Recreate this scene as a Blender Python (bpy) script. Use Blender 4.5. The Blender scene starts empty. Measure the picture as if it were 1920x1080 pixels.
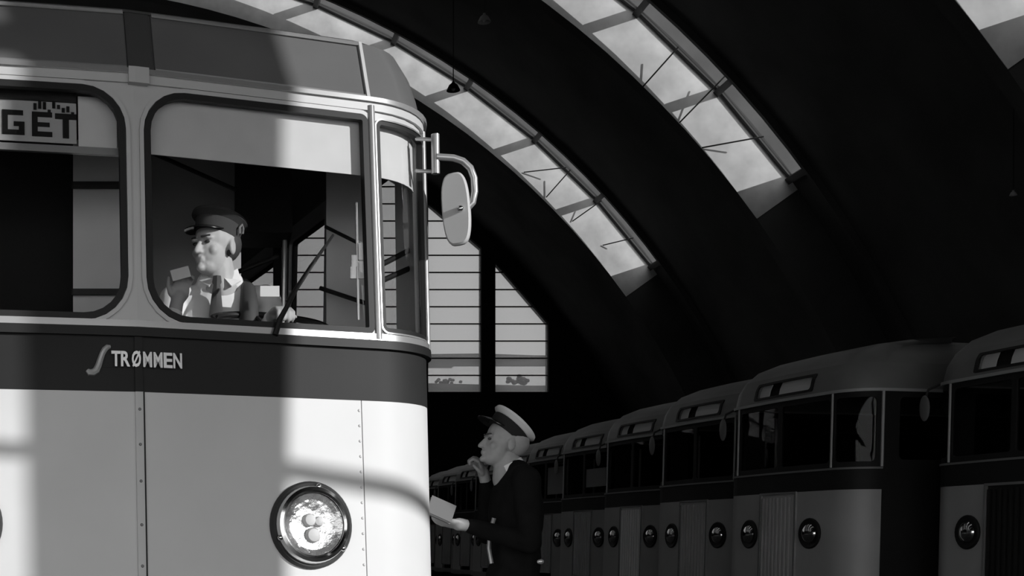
import bpy, bmesh, math, random
from mathutils import Vector, Matrix
random.seed(7)
C = bpy.context.scene.collection
PI = math.pi
R = math.radians

# ------------------------------------------------------------------ camera, sky, sun, exposure
FPX, PX, PY, CAMH = 2400.0, 395.0, 1020.0, 1.08        # focal length and vanishing point of the hall axis (1920x1080)
cam_d = bpy.data.cameras.new('camera')
cam = bpy.data.objects.new('camera', cam_d)
C.objects.link(cam)
cam.location = (0, 0, CAMH)
cam.rotation_euler = (R(90), 0, 0)
cam_d.sensor_width = 36.0
cam_d.lens = 36.0 * FPX / 1920.0
cam_d.shift_x = (960.0 - PX) / 1920.0
cam_d.shift_y = (PY - 540.0) / 1920.0
cam_d.clip_start = 0.05
cam_d.clip_end = 2000
bpy.context.scene.camera = cam

world = bpy.data.worlds.new('sky')
bpy.context.scene.world = world
world.use_nodes = True
bg = world.node_tree.nodes['Background']
bg.inputs['Color'].default_value = (0.80, 0.80, 0.80, 1)
bg.inputs['Strength'].default_value = 2.25

SUN_DIR = Vector((-1.0, 0.72, -0.33)).normalized()
sun_d = bpy.data.lights.new('sun', 'SUN')
sun_d.energy = 4.0
sun_d.angle = R(0.32)
sun = bpy.data.objects.new('sun', sun_d)
C.objects.link(sun)
sun.rotation_euler = SUN_DIR.to_track_quat('-Z', 'Y').to_euler()
sun.location = (40, -30, 30)

vs = bpy.context.scene.view_settings
vs.view_transform = 'Standard'
vs.look = 'None'
vs.exposure = 0.0
vs.gamma = 1.0
vs.use_curve_mapping = False


def at(u, w, y):
    """world point at depth y on the sight line of photo pixel (u, w)"""
    return Vector(((u - PX) * y / FPX, y, CAMH + (PY - w) * y / FPX))


# ------------------------------------------------------------------ materials
def mat(name, v, rough=0.6, metal=0.0, spec=0.5, var=0.0, scale=6.0, bump=0.0, coat=0.0, stretch=None):
    m = bpy.data.materials.new(name)
    m.use_nodes = True
    nt = m.node_tree
    b = nt.nodes['Principled BSDF']
    b.inputs['Base Color'].default_value = (v, v, v, 1)
    b.inputs['Roughness'].default_value = rough
    b.inputs['Metallic'].default_value = metal
    b.inputs['Specular IOR Level'].default_value = spec
    if coat:
        b.inputs['Coat Weight'].default_value = coat
        b.inputs['Coat Roughness'].default_value = 0.12
    if var or bump:
        tc = nt.nodes.new('ShaderNodeTexCoord')
        mp = nt.nodes.new('ShaderNodeMapping')
        if stretch:
            mp.inputs['Scale'].default_value = stretch
        nz = nt.nodes.new('ShaderNodeTexNoise')
        nz.inputs['Scale'].default_value = scale
        nz.inputs['Detail'].default_value = 6
        nt.links.new(tc.outputs['Object'], mp.inputs['Vector'])
        nt.links.new(mp.outputs['Vector'], nz.inputs['Vector'])
        if var:
            rp = nt.nodes.new('ShaderNodeValToRGB')
            lo, hi = max(0, v * (1 - var)), min(1, v * (1 + var))
            rp.color_ramp.elements[0].position = 0.3
            rp.color_ramp.elements[1].position = 0.7
            rp.color_ramp.elements[0].color = (lo, lo, lo, 1)
            rp.color_ramp.elements[1].color = (hi, hi, hi, 1)
            nt.links.new(nz.outputs['Fac'], rp.inputs['Fac'])
            nt.links.new(rp.outputs['Color'], b.inputs['Base Color'])
        if bump:
            bp = nt.nodes.new('ShaderNodeBump')
            bp.inputs['Strength'].default_value = bump
            bp.inputs['Distance'].default_value = 0.02
            nt.links.new(nz.outputs['Fac'], bp.inputs['Height'])
            nt.links.new(bp.outputs['Normal'], b.inputs['Normal'])
    return m


def glass(name, tint, refl=1.5, rough=0.0):
    m = bpy.data.materials.new(name)
    m.use_nodes = True
    nt = m.node_tree
    nt.nodes.clear()
    o = nt.nodes.new('ShaderNodeOutputMaterial')
    mx = nt.nodes.new('ShaderNodeMixShader')
    tr = nt.nodes.new('ShaderNodeBsdfTransparent')
    gl = nt.nodes.new('ShaderNodeBsdfGlossy')
    fr = nt.nodes.new('ShaderNodeFresnel')
    ge = nt.nodes.new('ShaderNodeNewGeometry')
    mr_ = nt.nodes.new('ShaderNodeMapRange')
    mr_.inputs['To Min'].default_value = refl
    mr_.inputs['To Max'].default_value = 1 / refl       # same reflectance on both faces of a thin sheet
    nt.links.new(ge.outputs['Backfacing'], mr_.inputs['Value'])
    nt.links.new(mr_.outputs['Result'], fr.inputs['IOR'])
    tr.inputs['Color'].default_value = (tint, tint, tint, 1)
    gl.inputs['Roughness'].default_value = rough
    nt.links.new(fr.outputs[0], mx.inputs[0])
    nt.links.new(tr.outputs[0], mx.inputs[1])
    nt.links.new(gl.outputs[0], mx.inputs[2])
    nt.links.new(mx.outputs[0], o.inputs[0])
    return m


def milky_glass(name, tint, diff):
    """dusty glass: part clear, part translucent"""
    m = bpy.data.materials.new(name)
    m.use_nodes = True
    nt = m.node_tree
    nt.nodes.clear()
    o = nt.nodes.new('ShaderNodeOutputMaterial')
    mx = nt.nodes.new('ShaderNodeMixShader')
    mx.inputs[0].default_value = diff
    tr = nt.nodes.new('ShaderNodeBsdfTransparent')
    tl = nt.nodes.new('ShaderNodeBsdfTranslucent')
    tr.inputs['Color'].default_value = (tint, tint, tint, 1)
    tl.inputs['Color'].default_value = (.7, .7, .7, 1)
    nt.links.new(tr.outputs[0], mx.inputs[1])
    nt.links.new(tl.outputs[0], mx.inputs[2])
    nt.links.new(mx.outputs[0], o.inputs[0])
    return m


M = dict(
    concrete=mat('sunlit_tone_concrete', .85, .85, var=.16, scale=1.6, bump=.15, stretch=(1.2, 1, 1.2)),  # pale tone put in for the sunlit stretch of each rib
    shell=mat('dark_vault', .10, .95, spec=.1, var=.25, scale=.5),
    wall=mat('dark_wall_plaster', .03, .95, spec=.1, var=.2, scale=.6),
    floor=mat('oily_concrete_floor', .06, .7, spec=.2, var=.35, scale=.7, bump=.1),
    skyscreen=mat('sky_screen_grey', .16, .9, spec=.1, var=.15, scale=1.5),  # tone of the added screen that greys the skylight strip
    steel=mat('dark_steel', .03, .6),
    sash=mat('window_sash', .10, .7, spec=.2),
    pane=milky_glass('dusty_window_glass', .47, .12),
    skyglass=milky_glass('skylight_glass', .68, .0),
    cream=mat('cream_enamel', .60, .5, spec=.3, var=.03, scale=3.0),
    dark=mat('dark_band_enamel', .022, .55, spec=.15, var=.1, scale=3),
    framegrey=mat('grey_window_surround', .50, .42, var=.05, scale=4),
    fascia=mat('grey_roof_enamel', .12, .38, spec=.5, var=.08, scale=2.5, coat=.2),
    rooftop=mat('roof_cap_enamel', .06, .45),
    trim=mat('bright_trim', .48, .25, metal=.6),
    chrome=mat('chrome', .75, .13, metal=1.0),
    rubber=mat('black_rubber', .012, .55, spec=.3),
    glass=glass('windscreen_glass', .96, 1.42),
    glassfar=glass('dusty_far_glass', .85, 1.2),
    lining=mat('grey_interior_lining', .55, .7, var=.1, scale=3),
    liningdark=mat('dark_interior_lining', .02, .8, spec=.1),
    blind=mat('pale_cotton_blind', .66, .9, spec=.1, var=.04, scale=9),
    board=mat('sign_board', .42, .7, var=.06),
    ink=mat('black_lettering', .008, .6, spec=.2),
    silver=mat('silver_lettering', .62, .3, metal=.5),
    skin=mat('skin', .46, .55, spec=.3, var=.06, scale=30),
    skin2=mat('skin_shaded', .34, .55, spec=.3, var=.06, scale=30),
    shirt=mat('pale_shirt', .78, .85, spec=.1, var=.06, scale=8),
    tie=mat('dark_tie', .05, .7),
    navy=mat('dark_uniform_wool', .008, .92, spec=.08, var=.2, scale=20),
    capwhite=mat('white_cap_cover', .72, .7, var=.04),
    capgrey=mat('grey_cap_cloth', .06, .85, spec=.1),
    capdark=mat('dark_cap_cloth', .025, .85, spec=.1),
    peak=mat('patent_peak', .012, .2),
    paper=mat('paper', .75, .8),
    eye=mat('eye', .05, .2),
    hair=mat('hair', .05, .7),
    leather=mat('dark_leather', .02, .4),
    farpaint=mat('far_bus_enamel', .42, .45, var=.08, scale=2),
    fardome=mat('far_bus_roof', .20, .5, var=.12, scale=2),
    fargrille=mat('ribbed_panel_paint', .50, .5, var=.12, scale=2),
    reflector=mat('lamp_reflector', .72, .22, metal=.85, var=.2, scale=14, bump=.7),
    hillside=mat('scrub_hillside', .09, .95, spec=.05, var=.55, scale=.12),
    bush=mat('bush_leaves', .06, .9, spec=.05, var=.5, scale=1.5),
    bookcover=mat('grey_book_cover', .14, .7),
    palewall=mat('pale_wall', .85, .9, var=.08, scale=.3),
    asphalt=mat('yard_asphalt', .30, .9, var=.2, scale=.4),
)


# ------------------------------------------------------------------ helpers
def obj(name, verts, faces, m, parent=None, smooth=False):
    me = bpy.data.meshes.new(name)
    me.from_pydata([tuple(v) for v in verts], [], faces)
    bm = bmesh.new()
    bm.from_mesh(me)
    bmesh.ops.recalc_face_normals(bm, faces=bm.faces)
    bm.to_mesh(me)
    bm.free()
    if m:
        me.materials.append(m)
    if smooth:
        for p in me.polygons:
            p.use_smooth = True
        try:
            me.set_sharp_from_angle(angle=R(38))
        except Exception:
            pass
    o = bpy.data.objects.new(name, me)
    C.objects.link(o)
    if parent:
        o.parent = parent
    return o


def empty(name, loc=(0, 0, 0), rz=0.0, parent=None):
    o = bpy.data.objects.new(name, None)
    o.empty_display_size = 0.2
    o.location = loc
    o.rotation_euler = (0, 0, rz)
    C.objects.link(o)
    if parent:
        o.parent = parent
    return o


def tag(o, label=None, cat=None, group=None, kind=None):
    if label:
        o['label'] = label
    if cat:
        o['category'] = cat
    if group:
        o['group'] = group
    if kind:
        o['kind'] = kind
    return o


class MB:
    """collects shapes for one mesh"""
    def __init__(s):
        s.v, s.f = [], []

    def add(s, v, f):
        n = len(s.v)
        s.v += [Vector(p) for p in v]
        s.f += [tuple(i + n for i in q) for q in f]
        return s

    def box(s, a, b, mtx=None):
        x0, y0, z0 = a
        x1, y1, z1 = b
        v = [Vector(p) for p in ((x0, y0, z0), (x1, y0, z0), (x1, y1, z0), (x0, y1, z0), (x0, y0, z1), (x1, y0, z1), (x1, y1, z1), (x0, y1, z1))]
        if mtx:
            v = [mtx @ p for p in v]
        return s.add(v, [(0, 1, 2, 3), (4, 5, 6, 7), (0, 1, 5, 4), (1, 2, 6, 5), (2, 3, 7, 6), (3, 0, 4, 7)])

    def tube(s, path, r, n=10, cap=True):
        path = [Vector(p) for p in path]
        rs = r if isinstance(r, (list, tuple)) else [r] * len(path)
        rings, up = [], None
        for i, p in enumerate(path):
            d = (path[min(i + 1, len(path) - 1)] - path[max(i - 1, 0)]).normalized()
            if up is None:
                up = Vector((0, 0, 1)) if abs(d.z) < .9 else Vector((0, 1, 0))
            a = d.cross(up).normalized()
            b = a.cross(d).normalized()
            up = b
            rings.append([p + rs[i] * (math.cos(2 * PI * k / n) * a + math.sin(2 * PI * k / n) * b) for k in range(n)])
        v = [q for rg in rings for q in rg]
        f = []
        for i in range(len(rings) - 1):
            for k in range(n):
                k2 = (k + 1) % n
                f.append((i * n + k, i * n + k2, (i + 1) * n + k2, (i + 1) * n + k))
        if cap:
            f.append(tuple(range(n)))
            f.append(tuple((len(rings) - 1) * n + k for k in range(n)))
        return s.add(v, f)

    def lathe(s, prof, n=32, mtx=None, sx=1.0, sy=1.0):
        """profile of (radius, height) about local z"""
        v, f, idx = [], [], []
        for (r, h) in prof:
            if r < 1e-6:
                idx.append([len(v)] * n)
                v.append(Vector((0, 0, h)))
            else:
                idx.append(list(range(len(v), len(v) + n)))
                v += [Vector((r * sx * math.cos(2 * PI * k / n), r * sy * math.sin(2 * PI * k / n), h)) for k in range(n)]
        for i in range(len(prof) - 1):
            for k in range(n):
                k2 = (k + 1) % n
                q = []
                for j in (idx[i][k], idx[i][k2], idx[i + 1][k2], idx[i + 1][k]):
                    if j not in q:
                        q.append(j)
                if len(q) > 2:
                    f.append(tuple(q))
        if mtx:
            v = [mtx @ p for p in v]
        return s.add(v, f)

    def ell(s, c, r, n=16, m=10, rot=None):
        prof = [(math.sin(PI * i / m), -math.cos(PI * i / m)) for i in range(m + 1)]
        prof[0] = (0, -1)
        prof[-1] = (0, 1)
        mt = Matrix.Translation(Vector(c)) @ (rot.to_4x4() if rot else Matrix.Identity(4)) @ Matrix.Diagonal((r[0], r[1], r[2], 1))
        return s.lathe(prof, n, mt)

    def cap(s, a, b, ra, rb=None, n=12):
        """tapered capsule"""
        rb = ra if rb is None else rb
        a, b = Vector(a), Vector(b)
        d = (b - a)
        L = d.length
        q = d.to_track_quat('Z', 'Y').to_matrix().to_4x4()
        prof = [(0, -ra)] + [(ra * math.sin(t), -ra * math.cos(t)) for t in (.4, .8, 1.2, PI / 2)]
        prof += [(rb * math.cos(t), L + rb * math.sin(t)) for t in (0, .4, .8, 1.2)] + [(0, L + rb)]
        return s.lathe(prof, n, Matrix.Translation(a) @ q)

    def xform(s, mt):
        s.v = [mt @ p for p in s.v]
        return s

    def build(s, name, m, parent=None, smooth=False):
        return obj(name, s.v, s.f, m, parent, smooth)


def bake(o, mods):
    """apply modifiers to a mesh object"""
    for kind, kw in mods:
        md = o.modifiers.new(kind, kind)
        for k, v in kw.items():
            setattr(md, k, v)
    dg = bpy.context.evaluated_depsgraph_get()
    dg.update()
    me = bpy.data.meshes.new_from_object(o.evaluated_get(dg))
    old = o.data
    o.modifiers.clear()
    o.data = me
    if not me.materials and old.materials:
        me.materials.append(old.materials[0])
    bpy.data.meshes.remove(old)
    for p in o.data.polygons:
        p.use_smooth = True
    return o


def fuse(mb, name, m, parent=None, voxel=.008, it=4):
    """overlapping closed shapes fused into one continuous skin"""
    o = mb.build(name, m, parent, True)
    return bake(o, [('REMESH', dict(mode='VOXEL', voxel_size=voxel, use_smooth_shade=True)), ('SMOOTH', dict(factor=.5, iterations=it))])


def copy_tree(o, parent=None):
    c = o.copy()
    C.objects.link(c)
    c.parent = parent
    for ch in list(o.children):
        copy_tree(ch, c)
    return c


# ------------------------------------------------------------------ the hall: vaulted roof on arched ribs
ACX, ACZ = -5.22, -4.0            # centre line of the vault
RB, RT = 20.56, 21.62             # rib soffit and vault soffit
RIBS = [1.5, 10.0, 18.5, 27.0, 35.5]
YB, YF = -2.5, 44.0
SKY_W = 0.85
PEND, PSTEP = 53.8, 6.33
PMAX = 79.0


def arc(r, deg):
    return ACX + r * math.sin(R(deg)), ACZ + r * math.cos(R(deg))


def arch_h(x, r):
    d = r * r - (x - ACX) ** 2
    return ACZ + math.sqrt(d) if d > 0 else -1


def arch_slab(name, r0, r1, y0, y1, pa, pb, m, parent, n=None):
    n = n or max(4, int(abs(pb - pa) / 2.2))
    v, f = [], []
    for i in range(n + 1):
        p = pa + (pb - pa) * i / n
        for r in (r0, r1):
            x, z = arc(r, p)
            v += [(x, y0, z), (x, y1, z)]
    for i in range(n):
        a, b = i * 4, i * 4 + 4
        f += [(a, a + 1, b + 1, b), (a + 2, b + 2, b + 3, a + 3), (a, b, b + 2, a + 2), (a + 1, a + 3, b + 3, b + 1)]
    f += [(0, 2, 3, 1), (n * 4, n * 4 + 1, n * 4 + 3, n * 4 + 2)]
    return obj(name, v, f, m, parent, True)


floor = MB().box((-27, YB - .4, -.3), (17, YF + .4, 0)).build('floor', M['floor'])
tag(floor, 'dark oily concrete floor of the bus depot', 'floor', kind='structure')

ceiling = tag(empty('ceiling'), 'dark barrel vault with sunlit arched concrete ribs and skylight strips', 'ceiling', kind='structure')
starts = [YB] + RIBS
ends = [r - SKY_W for r in RIBS] + [YF]
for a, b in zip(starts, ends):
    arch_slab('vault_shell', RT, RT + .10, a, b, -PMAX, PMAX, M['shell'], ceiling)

pane_me = bar_me = None
for ri, y in enumerate(RIBS):
    for sg in (-1, 1):
        arch_slab('vault_haunch', RT, RT + .10, y - SKY_W, y, sg * PEND, sg * PMAX, M['shell'], ceiling)
    rib = arch_slab('arch_rib', RB, RT, y, y + .35, -PMAX, PMAX, M['shell'], ceiling)  # rib kept in dark vault tone so its unlit haunch reads black
    arch_slab('painted_sun_face', RB, RT, y - .012, y - .001, -PEND - .7, PEND + .7, M['concrete'], rib)  # pale only where skylight sun lands; light put into the colour
    arch_slab('edge_lip', RT - .14, RT, y - SKY_W - .10, y - SKY_W, -PMAX, PMAX, M['shell'], ceiling)
    arch_slab('added_sky_screen', RT + .06, RT + .62, y + .02, y + .12, -PEND, PEND, M['skyscreen'], ceiling)  # added behind the glass to hide bright sky and grey the strip
    sky = empty('skylight', (ACX, y, ACZ), parent=ceiling)
    nb = int(round(2 * PEND / PSTEP))
    for k in range(nb + 1):
        p = -PEND + 2 * PEND * k / nb
        if bar_me is None:
            b = MB().box((-.07, -SKY_W, RT - .10), (.07, 0, RT + .12)).build('glazing_bar', M['steel'], sky)
            bar_me = b.data
        else:
            b = bpy.data.objects.new('glazing_bar', bar_me)
            C.objects.link(b)
            b.parent = sky
        b.rotation_euler = (0, R(p), 0)
        if k < nb:
            if pane_me is None:
                h = (RT + .05) * math.tan(R(PEND / nb)) * .985
                b = MB().box((-h, -SKY_W, RT + .04), (h, 0, RT + .05)).build('pane', M['skyglass'], sky)
                pane_me = b.data
            else:
                b = bpy.data.objects.new('pane', pane_me)
                C.objects.link(b)
                b.parent = sky
            b.rotation_euler = (0, R(p + PEND / nb), 0)
    # edge rail along the near side of the glass
    v = MB()
    for k in range(nb):
        p0, p1 = -PEND + 2 * PEND * k / nb, -PEND + 2 * PEND * (k + 1) / nb
        a0, a1 = arc(RT - .01, p0), arc(RT - .01, p1)
        v.tube([(a0[0] - ACX, -.05, a0[1] - ACZ), (a1[0] - ACX, -.05, a1[1] - ACZ)], .035, 6)
    v.build('purlin_rod', M['steel'], sky)


def wire(pts, r, parent):
    return MB().tube(pts, r, 6).build('tie_wire', M['steel'], parent)


y2, y1 = RIBS[3], RIBS[4]
for y, segs in ((y2, [((1205, 163), (1272, 88)), ((1274, 230), (1362, 140)), ((1316, 277), (1432, 256))]),
                (y1, [((1024, 370), (1070, 318)), ((982, 323), (1062, 314)), ((1073, 415), (1128, 376)), ((1130, 460), (1188, 446))])):
    for a, b in segs:
        wire([at(a[0], a[1], y - .04), at(b[0], b[1], y - .45)], .016, ceiling)


def wall_piece(mb, x0, x1, hb, ht, y0, y1, r=None):
    """upright slab from hb to ht, or to the arch of radius r"""
    n = 1 if r is None else max(1, int((x1 - x0) / .7))
    v, f = [], []
    for i in range(n + 1):
        x = x0 + (x1 - x0) * i / n
        t = ht if r is None else arch_h(x, r)
        b = hb if not callable(hb) else hb(x)
        t = max(t, b + .002)
        v += [(x, y0, b), (x, y1, b), (x, y1, t), (x, y0, t)]
    for i in range(n):
        a, c = i * 4, i * 4 + 4
        f += [(a, c, c + 3, a + 3), (a + 1, a + 2, c + 2, c + 1), (a, a + 1, c + 1, c), (a + 3, c + 3, c + 2, a + 2)]
    f += [(0, 3, 2, 1), (n * 4, n * 4 + 1, n * 4 + 2, n * 4 + 3)]
    mb.add(v, f)


# end wall with tall glazing under the arch
SILL = 6.31
RW = 21.08
PW = 126 * YF / FPX               # window pitch
PG = 100 * YF / FPX               # window width
XR = (1029 - PX) * YF / FPX
cols = []
k = 0
while XR - PG - k * PW > ACX - (XR - ACX) - .4:
    cols.append((XR - PG - k * PW, XR - k * PW))
    k += 1
mb = MB()
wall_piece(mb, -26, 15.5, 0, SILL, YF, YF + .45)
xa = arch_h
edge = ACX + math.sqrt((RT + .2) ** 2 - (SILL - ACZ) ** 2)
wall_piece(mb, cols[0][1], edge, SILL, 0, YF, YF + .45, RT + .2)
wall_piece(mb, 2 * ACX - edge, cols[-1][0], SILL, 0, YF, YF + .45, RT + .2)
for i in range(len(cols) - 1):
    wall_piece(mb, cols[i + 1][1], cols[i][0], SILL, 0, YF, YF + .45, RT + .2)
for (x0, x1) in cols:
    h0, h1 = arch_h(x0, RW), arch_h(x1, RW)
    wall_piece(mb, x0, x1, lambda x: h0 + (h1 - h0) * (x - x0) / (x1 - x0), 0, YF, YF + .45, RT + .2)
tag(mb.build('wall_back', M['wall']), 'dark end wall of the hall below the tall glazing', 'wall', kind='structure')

row_h = 32.3 * YF / FPX
for i, (x0, x1) in enumerate(cols):
    w = tag(empty('window_%d' % (i + 1), ((x0 + x1) / 2, YF + .2, SILL)), 'tall slatted end-wall window number %d from the right under the sloping arch' % (i + 1), 'window', kind='structure')
    h0, h1 = arch_h(x0, RW), arch_h(x1, RW)
    hw = (x1 - x0) / 2
    top = lambda x: h0 + (h1 - h0) * (x + hw) / (2 * hw) - SILL
    z = 0.0
    r = 0
    while z < max(h0, h1) - SILL:
        z1 = z + row_h
        poly = [(-hw, z), (hw, z), (hw, z1), (-hw, z1)]
        # clip with the sloping head
        out = []
        for j in range(4):
            a, b = poly[j], poly[(j + 1) % 4]
            da, db = top(a[0]) - a[1], top(b[0]) - b[1]
            if da >= 0:
                out.append(a)
            if da * db < 0:
                t = da / (da - db)
                out.append((a[0] + t * (b[0] - a[0]), a[1] + t * (b[1] - a[1])))
        if len(out) >= 3:
            n = len(out)
            v = [(p[0], -.004, p[1]) for p in out] + [(p[0], .004, p[1]) for p in out]
            obj('pane', v, [tuple(range(n)), tuple(range(n, 2 * n))] + [(j, (j + 1) % n, n + (j + 1) % n, n + j) for j in range(n)], M['pane'], w)
        if r and max(top(-hw), top(hw)) > z + .05:
            xl, xr_ = -hw, hw
            if h1 < h0 and top(hw) < z:
                xr_ = -hw + 2 * hw * (z - (h0 - SILL)) / (h1 - h0)
            if h0 < h1 and top(-hw) < z:
                xl = -hw + 2 * hw * (z - (h0 - SILL)) / (h1 - h0)
            if xr_ > xl:
                MB().box((xl, -.03, z - .02), (xr_, .02, z + .02)).build('glazing_bar', M['sash'], w)
        z = z1
        r += 1

# unseen front wall; gate, pier and window openings shaped to light the bus
GX0, GX1, GH = -7.5, 7.7, 4.5
AX0 = 8.4                        # unseen opening added for the sun patch on the bus's left
WX1, WZ0, WZ1 = 13.0, 3.3, 7.0  # right jamb set so sun also reaches the conductor's hand


def gx1(h):                      # pier jambs leaned to keep sun patch edges upright on the bus
    return 9.304 + .083 * h


def wx0(h):
    return 9.81 + .152 * h


mb = MB()
y0, y1 = YB - .35, YB
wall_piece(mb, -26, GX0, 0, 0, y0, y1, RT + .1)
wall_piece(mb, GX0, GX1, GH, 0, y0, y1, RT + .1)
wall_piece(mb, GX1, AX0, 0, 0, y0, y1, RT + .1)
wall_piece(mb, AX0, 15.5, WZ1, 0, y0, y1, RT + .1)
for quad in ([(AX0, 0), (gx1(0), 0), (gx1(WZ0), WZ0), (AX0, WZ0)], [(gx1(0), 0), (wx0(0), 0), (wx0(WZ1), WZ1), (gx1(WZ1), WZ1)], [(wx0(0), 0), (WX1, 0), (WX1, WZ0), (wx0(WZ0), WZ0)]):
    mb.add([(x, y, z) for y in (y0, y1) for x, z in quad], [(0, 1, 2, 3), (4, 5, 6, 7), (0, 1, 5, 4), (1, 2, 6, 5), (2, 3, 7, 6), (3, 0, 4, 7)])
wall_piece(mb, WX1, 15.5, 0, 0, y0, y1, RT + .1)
tag(mb.build('wall_front', M['wall']), 'gate wall of the hall behind the viewer', 'wall', kind='structure')  # unseen wall, its openings shaped to place sun on the bus
wf = tag(empty('window_%d' % (len(cols) + 1), (WX1, YB - .2, WZ0)), 'tall window beside the gate behind the viewer', 'window', kind='structure')  # unseen opening shaped to throw sun on the bus front
MB().box((wx0(4.8) - WX1, -.03, 4.80 - WZ0), (0, .03, 4.86 - WZ0)).build('glazing_bar', M['sash'], wf)  # unseen bar placed for its shadow band on the bus front
wa = tag(empty('window_%d' % (len(cols) + 2), (AX0, YB - .2, 0)), 'narrow tall window next to the gate behind the viewer', 'window', kind='structure')  # unseen opening added for the left sun patch on the bus
MB().box((0, -.03, 4.75), (gx1(4.7) - AX0, .03, 4.79)).build('glazing_bar', M['steel'], wa)  # unseen thin bar placed for its shadow in the left patch
MB().box((0, -.05, 6.33), (gx1(6.3) - AX0, .05, 6.45)).build('glazing_bar', M['steel'], wa)  # unseen bar placed to shade the left patch near the roof
gate = tag(empty('door_1', (GX0, YB - .2, 0)), 'wide open depot gate behind the viewer', 'door', kind='structure')  # unseen gate opening sized for the fill light on the bus
MB().box((0, -.08, GH - .14), (GX1 - GX0, .08, GH - .01)).build('header_rail', M['steel'], gate)  # rail of the unseen gate

# outdoors
yard = MB().box((-300, -260, -.5), (300, 400, -.31)).build('ground', M['asphalt'])
tag(yard, 'open asphalt yard and land around the hall', 'ground', kind='structure')


def terrain():
    v, f = [], []
    xs = [-120 + 8 * i for i in range(31)]
    ys = [62, 80, 96, 108, 110, 124, 140, 165, 190]
    base = [-.3, 6.5, 13.1, 13.9, 15.6, 18.0, 20.6, 25.2, 29.2]
    rr = random.Random(3)
    for x in xs:
        for y, b in zip(ys, base):
            v.append((x, y, b + (rr.uniform(-.25, .25) if 70 < y else 0)))
    n = len(ys)
    for i in range(len(xs) - 1):
        for j in range(n - 1):
            f.append((i * n + j, i * n + j + 1, (i + 1) * n + j + 1, (i + 1) * n + j))
    return v, f


v, f = terrain()
tag(obj('hillside', v, f, M['hillside'], smooth=True), 'scrubby hillside rising outside the end windows', 'hillside', kind='structure')
rw = MB()
for i in range(14):
    rw.box((-70 + 10 * i, 105.5, 12.0), (-60 + 10 * i, 106.2, 15.7 + .15 * math.sin(i * 2.1)))
tag(rw.build('retaining_wall', M['palewall']), 'long pale retaining wall on the hillside outside the end windows', 'wall')
for i, (u, w, sz, lab) in enumerate(((838, 708, .45, 'dark bush on the hillside seen through the window nearer the bus'), (972, 705, .6, 'dark bush on the hillside seen through the rightmost end window'))):
    b = MB()
    c = at(u, w, 100)
    rr = random.Random(i)
    for j in range(22):
        b.ell((c.x + rr.gauss(0, .8) * sz, c.y + rr.uniform(-.8, .8), c.z - .35 + rr.uniform(-.8, .9) * sz * .6), (sz * .33, sz * .33, sz * .26), 7, 5)
    tag(b.build('bush', M['bush'], smooth=True), lab, 'bush')


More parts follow.
